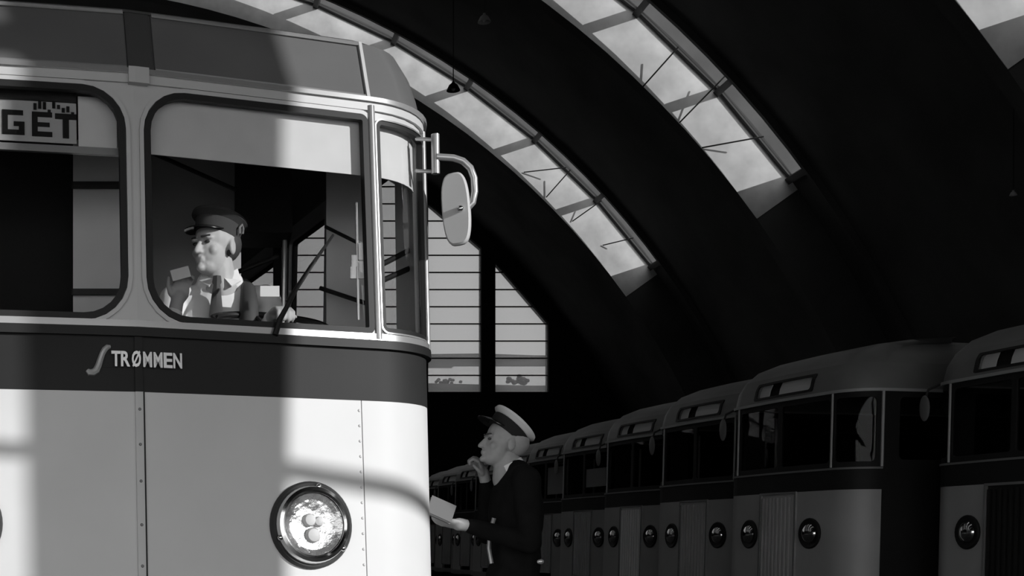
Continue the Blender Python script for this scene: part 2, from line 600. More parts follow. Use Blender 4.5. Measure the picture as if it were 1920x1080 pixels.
# ------------------------------------------------------------------ surface of a bus front
class Surf:
    """bus skin: s runs round the plan outline from the front centre, z is the height"""
    def __init__(q, V, K, XP, RC, RK, prof, flare=0.0, zf=1.6):
        q.V, q.K, q.XP, q.RC, q.RK, q.prof, q.flare, q.zf = V, K, XP, RC, RK, prof, flare, zf
        q.A0 = math.atan(V + 2 * K * XP)
        q.L = RC * (PI / 2 - q.A0)
        q.SE = XP + q.L                     # s where the flat side begins
        q.YP = V * XP + K * XP * XP
        q.W = XP + RC * (1 - math.sin(q.A0))

    def plan(q, s):
        a, sg = abs(s), (1 if s >= 0 else -1)
        if a <= q.XP:
            x, y, ph = a, q.V * a + q.K * a * a, math.atan(q.V + 2 * q.K * a)
            if a < 1e-6:
                ph = 0
        else:
            t = a - q.XP
            ph = q.A0 + min(t, q.L) / q.RC
            x = q.XP + q.RC * (math.sin(ph) - math.sin(q.A0))
            y = q.YP + q.RC * (math.cos(q.A0) - math.cos(ph)) + max(0, t - q.L)
        return sg * x, y, sg * math.sin(ph), -math.cos(ph)

    def __call__(q, s, z, off=0.0):
        x, y, nx, ny = q.plan(s)
        ins, oy = 0, 0
        if z > q.prof[0][0]:
            for (za, ia, ya), (zb, ib, yb) in zip(q.prof, q.prof[1:]):
                if z <= zb + 1e-6:
                    t = (z - za) / (zb - za)
                    ins, oy = ia + (ib - ia) * t, ya + (yb - ya) * t
                    break
        w = min(1, max(0, (abs(s) - q.XP) / q.L))
        sg = 1 if s >= 0 else -1
        x += sg * w * (q.flare * (z - q.zf) - ins)
        fy = max(0.0, 1 - max(0, abs(s) - q.SE) / 1.5)
        y += q.RK * (z - 1) * fy + oy * fy
        return Vector((x + nx * off, y + ny * off, z))

    def frame(q, s, z, off=0.0):
        """matrix whose z axis is the outward normal, x runs along the outline, y is up the surface"""
        o = q(s, z, off)
        ex = (q(s + .01, z) - q(s - .01, z)).normalized()
        eu = (q(s, z + .01) - q(s, z - .01)).normalized()
        n = ex.cross(eu).normalized()
        eu = n.cross(ex)
        return Matrix(((ex.x, eu.x, n.x, o.x), (ex.y, eu.y, n.y, o.y), (ex.z, eu.z, n.z, o.z), (0, 0, 0, 1)))

    def srange(q, a, b, cs=.05):
        st, s = [a], a
        while s < b - 1e-6:
            m = abs(s + 1e-9)
            nearc = q.XP - .06 <= m <= q.SE + .02
            step = cs if nearc else (.2 if m < q.XP else .9)
            s = s + step
            for key in (-q.SE, -q.XP, 0, q.XP, q.SE):
                if st[-1] + 1e-6 < key < s:
                    s = key
            s = min(s, b)
            st.append(s)
        return st

    def grid(q, a, b, z0, z1, o0, o1, nz=None, zl=None):
        """closed slab over a rectangle of the skin"""
        S = q.srange(a, b)
        Z = zl or [z0 + (z1 - z0) * i / (nz or 2) for i in range((nz or 2) + 1)]
        v, f = [], []
        for off in (o0, o1):
            for z in Z:
                for s in S:
                    v.append(q(s, z, off))
        ns, n = len(S), len(S) * len(Z)
        for k in (0, n):
            for i in range(len(Z) - 1):
                for j in range(ns - 1):
                    p = k + i * ns + j
                    f.append((p, p + 1, p + ns + 1, p + ns))
        top = (len(Z) - 1) * ns
        for j in range(ns - 1):
            f += [(j, j + 1, n + j + 1, n + j), (top + j, top + j + 1, n + top + j + 1, n + top + j)]
        for i in range(len(Z) - 1):
            p = i * ns
            f += [(p, p + ns, n + p + ns, n + p), (p + ns - 1, p + 2 * ns - 1, n + p + 2 * ns - 1, n + p + ns - 1)]
        return MB().add(v, f)

    def loops(q, loops, o0, o1, fill=False):
        """closed slab between nested outlines given in (s, z)"""
        n, m = len(loops[0]), len(loops)
        v, f = [], []
        for off in (o0, o1):
            for lp in loops:
                v += [q(s, z, off) for s, z in lp]
        N = n * m
        for k in (0, N):
            for i in range(m - 1):
                for j in range(n):
                    j2 = (j + 1) % n
                    f.append((k + i * n + j, k + i * n + j2, k + (i + 1) * n + j2, k + (i + 1) * n + j))
        for lp in ([0] if fill else [0, m - 1]):
            for j in range(n):
                j2 = (j + 1) % n
                f.append((lp * n + j, lp * n + j2, N + lp * n + j2, N + lp * n + j))
        if fill:
            f += [tuple((m - 1) * n + j for j in range(n)), tuple(N + (m - 1) * n + j for j in range(n))]
        return MB().add(v, f)


def rrect(s0, s1, z0, z1, r, k=6):
    """rounded rectangle; r = radii of corners (s1,z1) (s0,z1) (s0,z0) (s1,z0)"""
    if not isinstance(r, (tuple, list)):
        r = (r,) * 4
    pts = []
    for (cs, cz, a0), rad in zip((((s1, -1), (z1, -1), 0), ((s0, 1), (z1, -1), 90), ((s0, 1), (z0, 1), 180), ((s1, -1), (z0, 1), 270)), r):
        x, z = cs[0] + cs[1] * rad, cz[0] + cz[1] * rad
        for i in range(k + 1):
            t = R(a0 + 90 * i / k)
            pts.append((x + rad * math.cos(t), z + rad * math.sin(t)))
        # points along the next straight edge
    out = []
    n = len(pts)
    for i in range(n):
        a, b = pts[i], pts[(i + 1) % n]
        out.append(a)
        if i % (k + 1) == k:
            for t in (.2, .4, .6, .8):
                out.append((a[0] + (b[0] - a[0]) * t, a[1] + (b[1] - a[1]) * t))
    return out


def cell_loop(hole, s0, s1, z0, z1):
    """outer rectangle sampled so that it pairs with the points of a hole"""
    cs = sum(p[0] for p in hole) / len(hole)
    cz = sum(p[1] for p in hole) / len(hole)
    out = []
    hs = [p[0] for p in hole]
    hz = [p[1] for p in hole]
    for (s, z) in hole:
        u = (s - min(hs)) / (max(hs) - min(hs)) * 2 - 1
        w = (z - min(hz)) / (max(hz) - min(hz)) * 2 - 1
        k = 1 / max(abs(u), abs(w), 1e-6)
        u, w = u * k, w * k
        out.append((s0 + (s1 - s0) * (u + 1) / 2, z0 + (z1 - z0) * (w + 1) / 2))
    for c in ((s0, z0), (s1, z0), (s1, z1), (s0, z1)):
        j = min(range(len(out)), key=lambda i: (out[i][0] - c[0]) ** 2 + (out[i][1] - c[1]) ** 2)
        out[j] = c
    return out


def lerp_loop(a, b, t):
    return [(p[0] + (q[0] - p[0]) * t, p[1] + (q[1] - p[1]) * t) for p, q in zip(a, b)]


def shrink(a, t):
    cs = sum(p[0] for p in a) / len(a)
    cz = sum(p[1] for p in a) / len(a)
    return [(cs + (p[0] - cs) * t, cz + (p[1] - cz) * t) for p in a]


def grow(s0, s1, z0, z1, r, g):
    rr = r if isinstance(r, (tuple, list)) else (r,) * 4
    return rrect(s0 - g, s1 + g, z0 - g, z1 + g, [max(.004, x + g) for x in rr])


def mir(loop):
    return [(-s, z) for s, z in loop]


# ------------------------------------------------------------------ the bus in the foreground
BUS_LOC, BUS_RZ = (-.2495, 4.6554, 0), .2466
bus = tag(empty('bus', BUS_LOC, BUS_RZ), 'pale two-tone bus with dark waistband in the foreground, driver behind its windscreen', 'bus')
BM = Matrix.Translation(Vector(BUS_LOC)) @ Matrix.Rotation(BUS_RZ, 4, 'Z')
BI = BM.inverted()


def loc(u, w, y):
    return BI @ at(u, w, y)


ZG, ZR = 2.864, 3.123
S1 = Surf(.0655, .0109, .97, .36, .0907, [(2.80, 0, 0), (2.864, .0, 0), (2.95, .008, .026), (3.04, .034, .052), (3.123, .10, .077),
                                          (3.17, .26, .16), (3.21, .42, .34), (3.24, .62, .7), (3.25, .8, 1.1)], flare=.02)
END = 10.0
for sg in (1, -1):
    a = lambda x, y_: (x, y_) if sg > 0 else (-y_, -x)
    S1.grid(*a(.004, .893), .35, 1.64, 0, -.03, nz=4).build('front_panel', M['cream'], bus, True)
    S1.grid(*a(.897, S1.SE), .35, 1.64, 0, -.03, nz=4).build('corner_panel', M['cream'], bus, True)
    S1.grid(*a(S1.SE + .004, END), .35, 1.64, 0, -.03, nz=3).build('side_panel', M['cream'], bus, True)
    # row of rivets down the panel joint
    mb = MB()
    for i in range(21):
        mb.lathe([(0, .0035), (.004, .0028), (.0062, 0), (.0062, -.002), (0, -.002)], 8, S1.frame(sg * .884, .40 + .06 * i, 0))
    tag(mb.build('rivet_row', M['framegrey'], bus), kind='stuff')
S1.grid(-END, END, 1.64, 1.85, .001, -.03).build('waist_band', M['dark'], bus, True)
S1.grid(-END, END, 1.846, 1.880, .022, -.02).build('waist_moulding', M['rubber'], bus, True)
st = S1.grid(-.015, .013, .35, 1.64, .010, -.004, nz=6).build('seam_strip', M['framegrey'], bus, True)
S1.grid(.013, .021, .35, 1.64, .003, -.004, nz=6).build('seam_gap', M['rubber'], st, True)
S1.grid(-.015, .013, 1.64, 1.845, .010, -.004, nz=2).build('seam_strip', M['dark'], bus, True)
for z in (.5, .75, 1.0, 1.15, 1.31, 1.445, 1.575):
    MB().lathe([(0, .003), (.004, .0025), (.006, 0), (.006, -.003), (0, -.003)], 10, S1.frame(0.0, z, .010)).build('screw', M['fascia'], st, True)

# window band: frame cells with holes, mouldings, gaskets, glass
ZW0, ZW1 = 1.878, 2.815
cells = [((.0, .973), (.045, .948, 1.915, 2.782), (.02, .15, .155, .02), True),
         ((.973, 1.41), (.998, 1.345, 1.92, 2.775), .025, True),
         ((1.41, 2.40), (1.66, 2.00, 1.95, 2.76), .03, False),
         ((2.40, 3.50), (2.71, 3.34, 1.95, 2.77), .03, False),
         ((3.50, 4.42), (3.62, 4.32, 1.95, 2.74), .06, False),
         ((4.42, 5.36), (4.50, 5.22, 1.95, 2.72), .06, False),
         ((5.36, 6.56), (5.50, 6.42, 1.95, 2.72), .06, False),
         ((6.56, 7.76), (6.70, 7.62, 1.95, 2.72), .06, False),
         ((7.76, 8.96), (7.90, 8.82, 1.95, 2.72), .06, False)]
for sg in (1, -1):
    fl = (lambda l: l) if sg > 0 else mir
    for (c, h, r, front) in cells:
        hole = rrect(*h, r)
        outer = cell_loop(hole, c[0], c[1], ZW0, ZW1)
        fr = S1.loops([fl(lerp_loop(outer, hole, t)) for t in (0, .25, .5, .75, 1)], 0, -.04).build('window_surround', M['framegrey'], bus, True)
        if front:
            g2 = grow(*h, r, .028 if c[0] == 0 else .01)
            g1 = grow(*h, r, .012 if c[0] == 0 else .004)
            S1.loops([fl(g2), fl(lerp_loop(g2, g1, .5)), fl(g1)], .011, -.002).build('window_moulding', M['trim'] if c[0] else M['framegrey'], bus, True)
        S1.loops([fl(grow(*h, r, .010)), fl(grow(*h, r, -.014))], .014 if c[0] == 0 else .006, -.02).build('window_gasket', M['rubber'], bus, True)
        gl = grow(*h, r, -.008)
        S1.loops([fl(shrink(gl, t)) for t in (1, .75, .5, .25, .02)], -.008, -.0085, fill=True).build('windscreen_pane' if c[0] == 0 else ('corner_pane' if front else 'side_pane'), M['glass'], bus, True)
    a = lambda x, y_: (x, y_) if sg > 0 else (-y_, -x)
    S1.grid(*a(8.96, END), ZW0, ZW1, 0, -.04).build('window_surround', M['framegrey'], bus)
    # bright corner post and trailing trim of the corner pane
    MB().tube([S1(sg * .974, z, .006) for z in (1.885, 2.1, 2.4, 2.65, 2.83)], .017, 12).build('corner_post', M['trim'], bus, True)
    MB().tube([S1(sg * 1.362, z, .006) for z in (1.885, 2.1, 2.4, 2.65, 2.82)], .014, 12).build('corner_post', M['trim'], bus, True)
S1.grid(-END, END, 1.878, 1.906, .016, -.005).build('sill_trim', M['trim'], bus, True)
S1.grid(-END, END, 2.812, 2.846, .012, -.04).build('gutter_board', M['framegrey'], bus, True)
S1.grid(-END, END, 2.846, 2.864, .026, -.04).build('gutter_rail', M['trim'], bus, True)
# roof front: two flat panels, centre housing and curved corners
zl = [2.864, 2.90, 2.95, 2.995, 3.04, 3.08, 3.123]
S1.grid(.97, END, 0, 0, 0, -.03, zl=zl).build('roof_corner', M['fascia'], bus, True)
S1.grid(-END, -.97, 0, 0, 0, -.03, zl=zl).build('roof_corner', M['fascia'], bus, True)
S1.grid(-.97, .97, 0, 0, -.012, -.03, zl=zl).build('roof_front', M['fascia'], bus, True)
for (x0, x1) in ((.085, .968), (-.968, -.025)):
    p = S1.grid(x0, x1, 0, 0, .006, -.014, zl=[2.872] + zl[1:-1] + [3.116]).build('roof_panel', M['fascia'], bus, True)
    S1.grid(x0, x1, 3.106, 3.124, .016, -.01).build('panel_trim', M['trim'], p, True)
    S1.grid(x0, x1, 2.866, 2.876, .014, -.01).build('panel_trim', M['trim'], p, True)
    e0 = .957 if x0 > 0 else -.971
    S1.grid(e0, e0 + .014, 0, 0, .018, -.01, zl=zl).build('panel_trim', M['framegrey'], p, True)
S1.grid(-.018, .078, 0, 0, -.004, -.02, zl=zl).build('roof_centre_housing', M['rooftop'], bus, True)
S1.grid(-.022, .052, 2.806, 2.868, .034, .0).build('number_plate', M['framegrey'], bus)
S1.grid(-END, END, 0, 0, 0, -.03, zl=[3.123, 3.17, 3.21, 3.24, 3.25]).build('roof_cap', M['rooftop'], bus, True)
S1W = S1.W
MB().box((-.52, 1.3, 3.235), (.52, 9.1, 3.26)).build('roof_deck', M['rooftop'], bus)
yb = S1(END, 1)[1]
MB().box((-S1W - .0, yb, .35), (S1W, yb + .04, 2.9)).box((-S1W + .25, yb, 2.9), (S1W - .25, yb + .04, 3.2)).build('rear_wall', M['cream'], bus)
MB().box((-S1W + .05, .42, .93), (S1W - .05, yb, .97)).build('floor_deck', M['liningdark'], bus)
MB().box((-S1W + .14, .2, .36), (S1W - .14, yb - .1, .5)).build('chassis', M['liningdark'], bus)
for x in (-1.02, 1.02):
    for y in (2.2, 7.2):
        w = MB().lathe([(0, -.13), (.30, -.13), (.46, -.10), (.48, 0), (.46, .10), (.30, .13), (0, .13)], 28, Matrix.Translation((x, y, .48)) @ Matrix.Rotation(R(90), 4, 'Y')).build('wheel', M['rubber'], bus, True)
        MB().lathe([(0, .145), (.2, .14), (.26, .12), (.26, -.12), (.2, -.14), (0, -.145)], 20, Matrix.Translation((x, y, .48)) @ Matrix.Rotation(R(90), 4, 'Y')).build('hub', M['framegrey'], w, True)


# headlights
def headlight(sv, k=1.0):
    F = S1.frame(sv, 1.151, 0)
    h = MB().lathe([(0, -.03), (.166, -.03), (.168, .012), (.160, .024), (.150, .02), (.146, .006), (.0, .004)], 48, F).build('headlight', M['steel'], bus, True)
    MB().lathe([(.150, .012), (.152, .030), (.143, .046), (.130, .050), (.122, .044), (.120, .03), (.120, .008), (.150, .008)], 48, F).build('bezel', M['chrome'], h, True)
    MB().lathe([(0, .010), (.05, .014), (.09, .022), (.119, .036), (.1195, .030), (0, .004)], 40, F).build('reflector', M['reflector'], h, True)
    MB().lathe([(0, .062), (.05, .060), (.085, .054), (.108, .045), (.119, .037), (.119, .035), (.085, .051), (0, .058)], 40, F).build('lens', M['glass'], h, True)
    b = MB()
    for (x, y_, r) in ((-.012, .018, .026), (.024, .012, .020), (.0, -.04, .030)):
        b.lathe([(0, .035), (r * .8, .033), (r, .025), (r, .016), (0, .016)], 16, F @ Matrix.Translation((x, y_, 0)))
    b.build('bulb_shield', M['framegrey'], h, True)
    for an in (200, 322, 80):
        c = F @ Vector((.147 * math.cos(R(an)), .147 * math.sin(R(an)), .034))
        MB().ell(c, (.012, .012, .012), 10, 8).build('bezel_clip', M['chrome'], h, True)


headlight(.665)
headlight(-.665)


# maker's badge: long-tailed initial and seven letters
def glyph(ch, size, font_extrude=.003):
    cu = bpy.data.curves.new('glyph', 'FONT')
    cu.body = ch
    cu.size = size
    cu.extrude = font_extrude
    cu.offset = .0022
    cu.align_x = 'CENTER'
    cu.resolution_u = 3
    o = bpy.data.objects.new('glyph', cu)
    C.objects.link(o)
    dg = bpy.context.evaluated_depsgraph_get()
    dg.update()
    me = bpy.data.meshes.new_from_object(o.evaluated_get(dg))
    bpy.data.objects.remove(o)
    bpy.data.curves.remove(cu)
    return me


badge = S1.grid(-.178, .165, 1.728, 1.734, .0025, .0005).build('badge', M['dark'], bus)
badge['label'] = 'silver lettering badge on the waistband'
initial = [(-.190, 1.716, .006), (-.182, 1.708, .010), (-.168, 1.708, .011), (-.156, 1.716, .011), (-.148, 1.734, .010), (-.141, 1.756, .009),
           (-.133, 1.778, .0085), (-.125, 1.793, .009), (-.114, 1.803, .008), (-.103, 1.805, .005)]
MB().tube([S1(s, z, .006) for s, z, r in initial], [r * 1.25 for s, z, r in initial], 8).build('letter', M['silver'], badge, True)
for ch, s in zip('TRØMMEN', (-.085, -.050, -.010, .030, .070, .108, .145)):
    me = glyph(ch, .078 if ch not in 'Ø' else .080)
    xs = [v.co.x for v in me.vertices]
    cx = (min(xs) + max(xs)) / 2
    wid = max(xs) - min(xs)
    k = min(1.0, .034 / wid)
    F = S1.frame(s, 1.733, .016)
    for v in me.vertices:
        v.co = F @ Vector(((v.co.x - cx) * k, v.co.y, v.co.z))
    me.materials.clear()
    me.materials.append(M['silver'])
    o = bpy.data.objects.new('letter', me)
    C.objects.link(o)
    o.parent = badge

# roller blind behind the windscreen and the corner pane
S1.grid(.02, .955, 2.556, 2.80, -.035, -.04).build('roller_blind', M['blind'], bus, True)
S1.grid(.99, 1.36, 2.556, 2.80, -.035, -.04).build('roller_blind', M['blind'], bus, True)

# destination board behind the other pane
sg = S1.grid(-.93, -.212, 2.585, 2.742, -.06, -.066).build('destination_board', M['board'], bus)
sg['label'] = 'destination board with black block letters'
S1.grid(-.93, -.055, 2.545, 2.572, -.045, -.065).build('board_rail', M['trim'], bus)
S1.grid(-.205, -.06, 2.575, 2.77, -.058, -.064).build('board_side_panel', M['blind'], bus)
S1.grid(-.93, -.212, 2.742, 2.79, -.05, -.06).build('board_header', M['rubber'], bus)


def strokes(parent, rects, s0, z0, k):
    """a block letter from flat strokes, k metres per unit"""
    mb = MB()
    for (x0, y0_, x1, y1_) in rects:
        g = S1.grid(s0 + x0 * k, s0 + x1 * k, z0 + y0_ * k, z0 + y1_ * k, -.056, -.060, nz=1)
        mb.add(g.v, g.f)
    return mb.build('letter', M['ink'], parent)


k = .0118
strokes(sg, [(0, 0, 7, 1.6), (0, 1, 1.8, 8), (.4, 6.4, 6.6, 8), (5.2, 1, 7, 4.2), (3.6, 2.8, 7, 4.3)], -.488, 2.608, k)
strokes(sg, [(0, 0, 1.8, 8), (0, 0, 6.4, 1.6), (0, 3.2, 5.6, 4.6), (0, 6.4, 6.4, 8)], -.378, 2.606, k)
strokes(sg, [(2.4, 0, 4.4, 7), (0, 6.2, 6.8, 8)], -.292, 2.604, k)
# smudged half-rolled line above the letters
mb = MB()
rr = random.Random(5)
for i in range(9):
    s = -.372 + i * .0175
    z = 2.700 + rr.uniform(-.012, .018)
    g = S1.grid(s, s + .012, z, z + rr.uniform(.014, .03), -.0545, -.056, nz=1)
    mb.add(g.v, g.f)
mb.build('blind_marks', M['ink'], sg)

# inside: dash, wheel, partition, cabinet, poles
MB().box((.06, .20, 1.2), (1.10, .50, 1.86)).build('dashboard', M['liningdark'], bus)
MB().box((-1.1, .22, 1.2), (.04, .42, 1.86)).build('dashboard', M['liningdark'], bus)
sw = loc(505, 606, 5.14)
ring = [Vector((.23 * math.cos(2 * PI * i / 36), .23 * math.sin(2 * PI * i / 36), 0)) for i in range(37)]
mt = Matrix.Translation(sw) @ Matrix.Rotation(R(18), 4, 'X')
mb = MB().tube([mt @ p for p in ring], .014, 8, cap=False)
for an in (90, 210, 330):
    mb.tube([mt @ Vector((0, 0, -.02)), mt @ Vector((.23 * math.cos(R(an)), .23 * math.sin(R(an)), 0))], .009, 6)
mb.tube([mt @ Vector((0, 0, 0)), mt @ Vector((0, 0, -.35))], .02, 8)
mb.build('steering_wheel', M['rubber'], bus, True)


def panel_at(name, u0, w0, u1, w1, y, m, th=.03, parent=bus):
    a, b = at(u0, w1, y), at(u1, w0, y)
    mb = MB().box((a.x, y, a.z), (b.x, y + th, b.z))
    mb.xform(BI)
    return mb.build(name, m, parent)


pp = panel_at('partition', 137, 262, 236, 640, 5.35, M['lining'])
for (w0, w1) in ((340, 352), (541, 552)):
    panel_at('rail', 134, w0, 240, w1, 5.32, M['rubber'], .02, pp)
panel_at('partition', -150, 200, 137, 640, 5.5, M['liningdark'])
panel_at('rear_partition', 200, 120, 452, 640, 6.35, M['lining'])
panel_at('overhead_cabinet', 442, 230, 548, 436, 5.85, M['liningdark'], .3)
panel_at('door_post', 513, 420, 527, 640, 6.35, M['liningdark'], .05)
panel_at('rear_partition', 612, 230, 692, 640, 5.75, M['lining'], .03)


def rod(name, pts, r, m, parent=bus):
    return MB().tube([BI @ at(*p) for p in pts], r, 8).build(name, m, parent, True)


rod('grab_pole', [(535, 388, 6.0), (532, 585, 6.0), (532, 700, 6.0)], .012, M['trim'])
rod('grab_rail', [(270, 280, 5.5), (330, 306, 5.6), (442, 356, 5.8)], .010, M['rubber'])
rod('grab_rail', [(440, 512, 5.9), (522, 480, 5.9)], .011, M['rubber'])
rod('grab_rail', [(610, 425, 5.7), (690, 465, 5.6)], .008, M['rubber'])
rod('grab_rail', [(600, 540, 5.7), (690, 570, 5.6)], .010, M['rubber'])
rod('mirror_rail', [(708, 500, 5.3), (782, 462, 5.55)], .012, M['rubber'])
rod('mirror_rail', [(708, 530, 5.3), (782, 497, 5.55)], .012, M['rubber'])
for w0, w1, u in ((455, 487, 677), (490, 522, 677), (478, 500, 664), (500, 522, 662)):
    panel_at('window_latch', u - 5, w0, u + 6, w1, 5.18, M['trim'], .012)
rod('latch_rod', [(668, 380, 5.19), (672, 600, 5.19)], .006, M['trim'])
pa = panel_at('route_sheet', 488, 536, 524, 556, 5.2, M['paper'], .004)
pa.name = 'route_sheet'

# windscreen wiper
pv, tip = S1(.55, 1.935, .03), S1(.785, 2.285, .028)
mid = S1(.62, 2.06, .045)
wp = MB().tube([S1(.53, 1.875, .03), pv, mid, S1(.70, 2.17, .035)], [.012, .011, .007, .005], 8).build('wiper', M['rubber'], bus, True)
MB().tube([S1(.585, 2.01, .02), S1(.69, 2.155, .02), tip], [.006, .008, .005], 6).build('wiper_blade', M['rubber'], wp, True)

# outside mirror on its bent arm
ym = 5.25
mr = MB()
p = [BI @ at(u, w, ym) for u, w in ((816, 252), (817, 326))]
mr.tube(p, .017, 12)
arm = mr.build('mirror_bracket', M['trim'], bus, True)
for w in (262, 322):
    MB().tube([BI @ at(780, w - 2, 5.3), BI @ at(815, w, ym)], .008, 8).build('bracket_stub', M['trim'], arm, True)
path = [(818, 294), (850, 296), (868, 302), (882, 315), (889, 334), (890, 360), (886, 380), (878, 389), (868, 390)]
MB().tube([BI @ at(u, w, ym - .01) for u, w in path], .0145, 12).build('mirror_arm', M['trim'], arm, True)
# pill-shaped head, a little tilted
cm = at(855, 392, ym)
head2 = []
for t in range(40):
    an = 2 * PI * t / 40
    x = .058 * math.copysign(abs(math.cos(an)) ** .55, math.cos(an))
    z = .150 * math.copysign(abs(math.sin(an)) ** .85, math.sin(an))
    head2.append((x, z))
v, f = [], []
RMX = Matrix.Translation(cm) @ Matrix.Rotation(R(-25), 4, 'Z') @ Matrix.Rotation(R(-4.5), 4, 'Y')
prof = [(.90, -.012), (1.0, -.004), (1.0, .012), (.85, .026), (.45, .034)]
for sc_, yy in prof:
    v += [RMX @ Vector((x * sc_, yy, z * (1 - (1 - sc_) * .5))) for x, z in head2]
n = 40
for i in range(len(prof) - 1):
    for j in range(n):
        f.append((i * n + j, i * n + (j + 1) % n, (i + 1) * n + (j + 1) % n, (i + 1) * n + j))
f += [tuple(range(n)), tuple((len(prof) - 1) * n + j for j in range(n))]
mh = MB().add(v, f).xform(BI).build('mirror_head', M['framegrey'], arm, True)
MB().tube([BI @ at(868, 390, ym - .01), BI @ at(862, 391, ym + .0)], .010, 8).ell(BI @ at(863, 391, ym - .03), (.014, .014, .014), 10, 8).build('mirror_clamp', M['chrome'], arm, True)

# ------------------------------------------------------------------ the row of parked buses on the right
S2 = Surf(.03, .03, .80, .34, .03, [(2.66, 0, 0), (2.80, .03, .03), (2.92, .09, .10), (3.04, .20, .24), (3.14, .36, .5), (3.20, .55, .9), (3.24, .75, 1.4)])
FE = 6.0


def far_bus():
    b = empty('parked_bus')
    S = S2
    for sg in (1, -1):
        a = lambda x, y_: (x, y_) if sg > 0 else (-y_, -x)
        fl = (lambda l: l) if sg > 0 else mir
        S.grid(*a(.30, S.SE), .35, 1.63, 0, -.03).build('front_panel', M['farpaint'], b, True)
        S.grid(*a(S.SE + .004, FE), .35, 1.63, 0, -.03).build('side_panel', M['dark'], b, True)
        for c, h, r in (((0, .80), (.03, .77, 1.91, 2.56), (.05, .03, .03, .05)), ((.80, 1.36), (.83, 1.24, 1.91, 2.56), .05),
                        ((1.36, 2.9), (1.5, 2.8, 1.93, 2.56), .05), ((2.9, 4.4), (3.0, 4.3, 1.93, 2.56), .05), ((4.4, FE), (4.5, 5.8, 1.93, 2.56), .05)):
            hole = rrect(*h, r, k=3)
            S.loops([fl(lerp_loop(cell_loop(hole, c[0], c[1], 1.84, 2.62), hole, t)) for t in (0, .5, 1)], 0, -.03).build('window_surround', M['dark'], b, True)
            gl = rrect(h[0] - .004, h[1] + .004, h[2] - .004, h[3] + .004, r, k=3)
            S.loops([fl(shrink(gl, t)) for t in (1, .5, .02)], -.012, -.016, fill=True).build('windscreen_pane' if c[0] == 0 else 'side_pane', M['glassfar'], b, True)
        MB().tube([S(sg * .80, z, .004) for z in (1.86, 2.2, 2.62)], .012, 6).build('corner_post', M['farpaint'], b, True)
        MB().tube([S(sg * 1.30, z, .004) for z in (1.86, 2.2, 2.62)], .016, 6).build('corner_post', M['farpaint'], b, True)
        F = S.frame(sg * .52, 1.19, 0)
        h = MB().lathe([(0, -.02), (.16, -.02), (.162, .012), (.150, .022), (.12, .014), (0, .01)], 24, F).build('headlight', M['rubber'], b, True)
        MB().lathe([(0, .06), (.05, .055), (.085, .04), (.10, .018), (0, .012)], 20, F).build('lens', M['chrome'], h, True)
    S.grid(-FE, FE, 1.63, 1.84, .002, -.03).build('waist_band', M['dark'], b, True)
    S.grid(-S.SE, S.SE, 1.835, 1.855, .014, -.01).build('sill_trim', M['fardome'], b, True)
    g = S.grid(-.295, .295, .55, 1.62, -.006, -.03).build('grille_panel', M['fargrille'], b, True)
    for i in range(9):
        s = -.26 + .065 * i
        S.grid(s - .012, s + .012, .58, 1.58, .014, -.008, nz=1).build('rib', M['fargrille'], g)
    fr = MB()
    for q in ((-.31, .31, 1.612, 1.636), (-.312, -.288, .55, 1.63), (.288, .312, .55, 1.63)):
        e = S.grid(*q, .02, -.01, nz=1)
        fr.add(e.v, e.f)
    fr.build('grille_frame', M['trim'], g)
    # fascia with the destination opening
    hole = rrect(-.46, .46, 2.70, 2.84, .03, k=3)
    oz = rrect(-.50, .50, 2.675, 2.865, .02, k=3)
    for c in ((-.8, .8),):
        S.loops([lerp_loop(cell_loop(hole, c[0], c[1], 2.64, 2.92), hole, t) for t in (0, .5, 1)], 0, -.03).build('dome_front', M['fardome'], b, True)
    S.loops([oz, hole], .012, -.01).build('destination_frame', M['rubber'], b)
    S.grid(-.47, -.28, 2.69, 2.85, -.035, -.04).build('destination_blind', M['paper'], b)
    S.grid(-.10, .47, 2.69, 2.85, -.035, -.04).build('destination_blind', M['paper'], b)
    S.grid(-.47, .47, 2.68, 2.86, -.06, -.07).build('destination_box', M['liningdark'], b)
    for q in (1, -1):
        a = (.8, FE) if q > 0 else (-FE, -.8)
        S.grid(*a, 0, 0, 0, -.03, zl=[2.64, 2.7, 2.8, 2.86, 2.92]).build('dome_side', M['fardome'], b, True)
    S.grid(-FE, FE, 0, 0, 0, -.03, zl=[2.92, 2.98, 3.04, 3.09, 3.14, 3.20, 3.24]).build('roof_dome', M['fardome'], b, True)
    S.grid(-FE, FE, 2.615, 2.645, .022, -.02).build('gutter_rail', M['farpaint'], b, True)
    y_e = S(FE, 1)[1]
    MB().box((-.42, 1.4, 3.225), (.42, y_e - .02, 3.25)).build('roof_deck', M['fardome'], b)
    MB().box((-S.W, y_e - .03, .35), (S.W, y_e, 2.66)).build('rear_wall', M['dark'], b)
    MB().box((-S.W + .06, .4, .93), (S.W - .06, y_e - .04, .96)).build('floor_deck', M['liningdark'], b)
    S.grid(-S.SE, S.SE, .36, .46, .04, -.0).build('bumper', M['fardome'], b, True)
    for x in (-.90, .90):
        for y in (1.3, 4.6):
            MB().lathe([(0, -.12), (.30, -.12), (.44, -.10), (.46, 0), (.44, .10), (.30, .12), (0, .12)], 20, Matrix.Translation((x, y, .46)) @ Matrix.Rotation(R(90), 4, 'Y')).build('wheel', M['rubber'], b, True)
    mm = MB().tube([S(-1.1, 2.66, 0), S(-1.1, 2.60, .14), S(-1.1, 2.5, .17)], .012, 6).build('mirror_arm', M['steel'], b, True)
    e = S(-1.1, 2.42, .17)
    MB().ell(e, (.07, .02, .13), 12, 8).build('mirror_head', M['fardome'], mm, True)
    return b


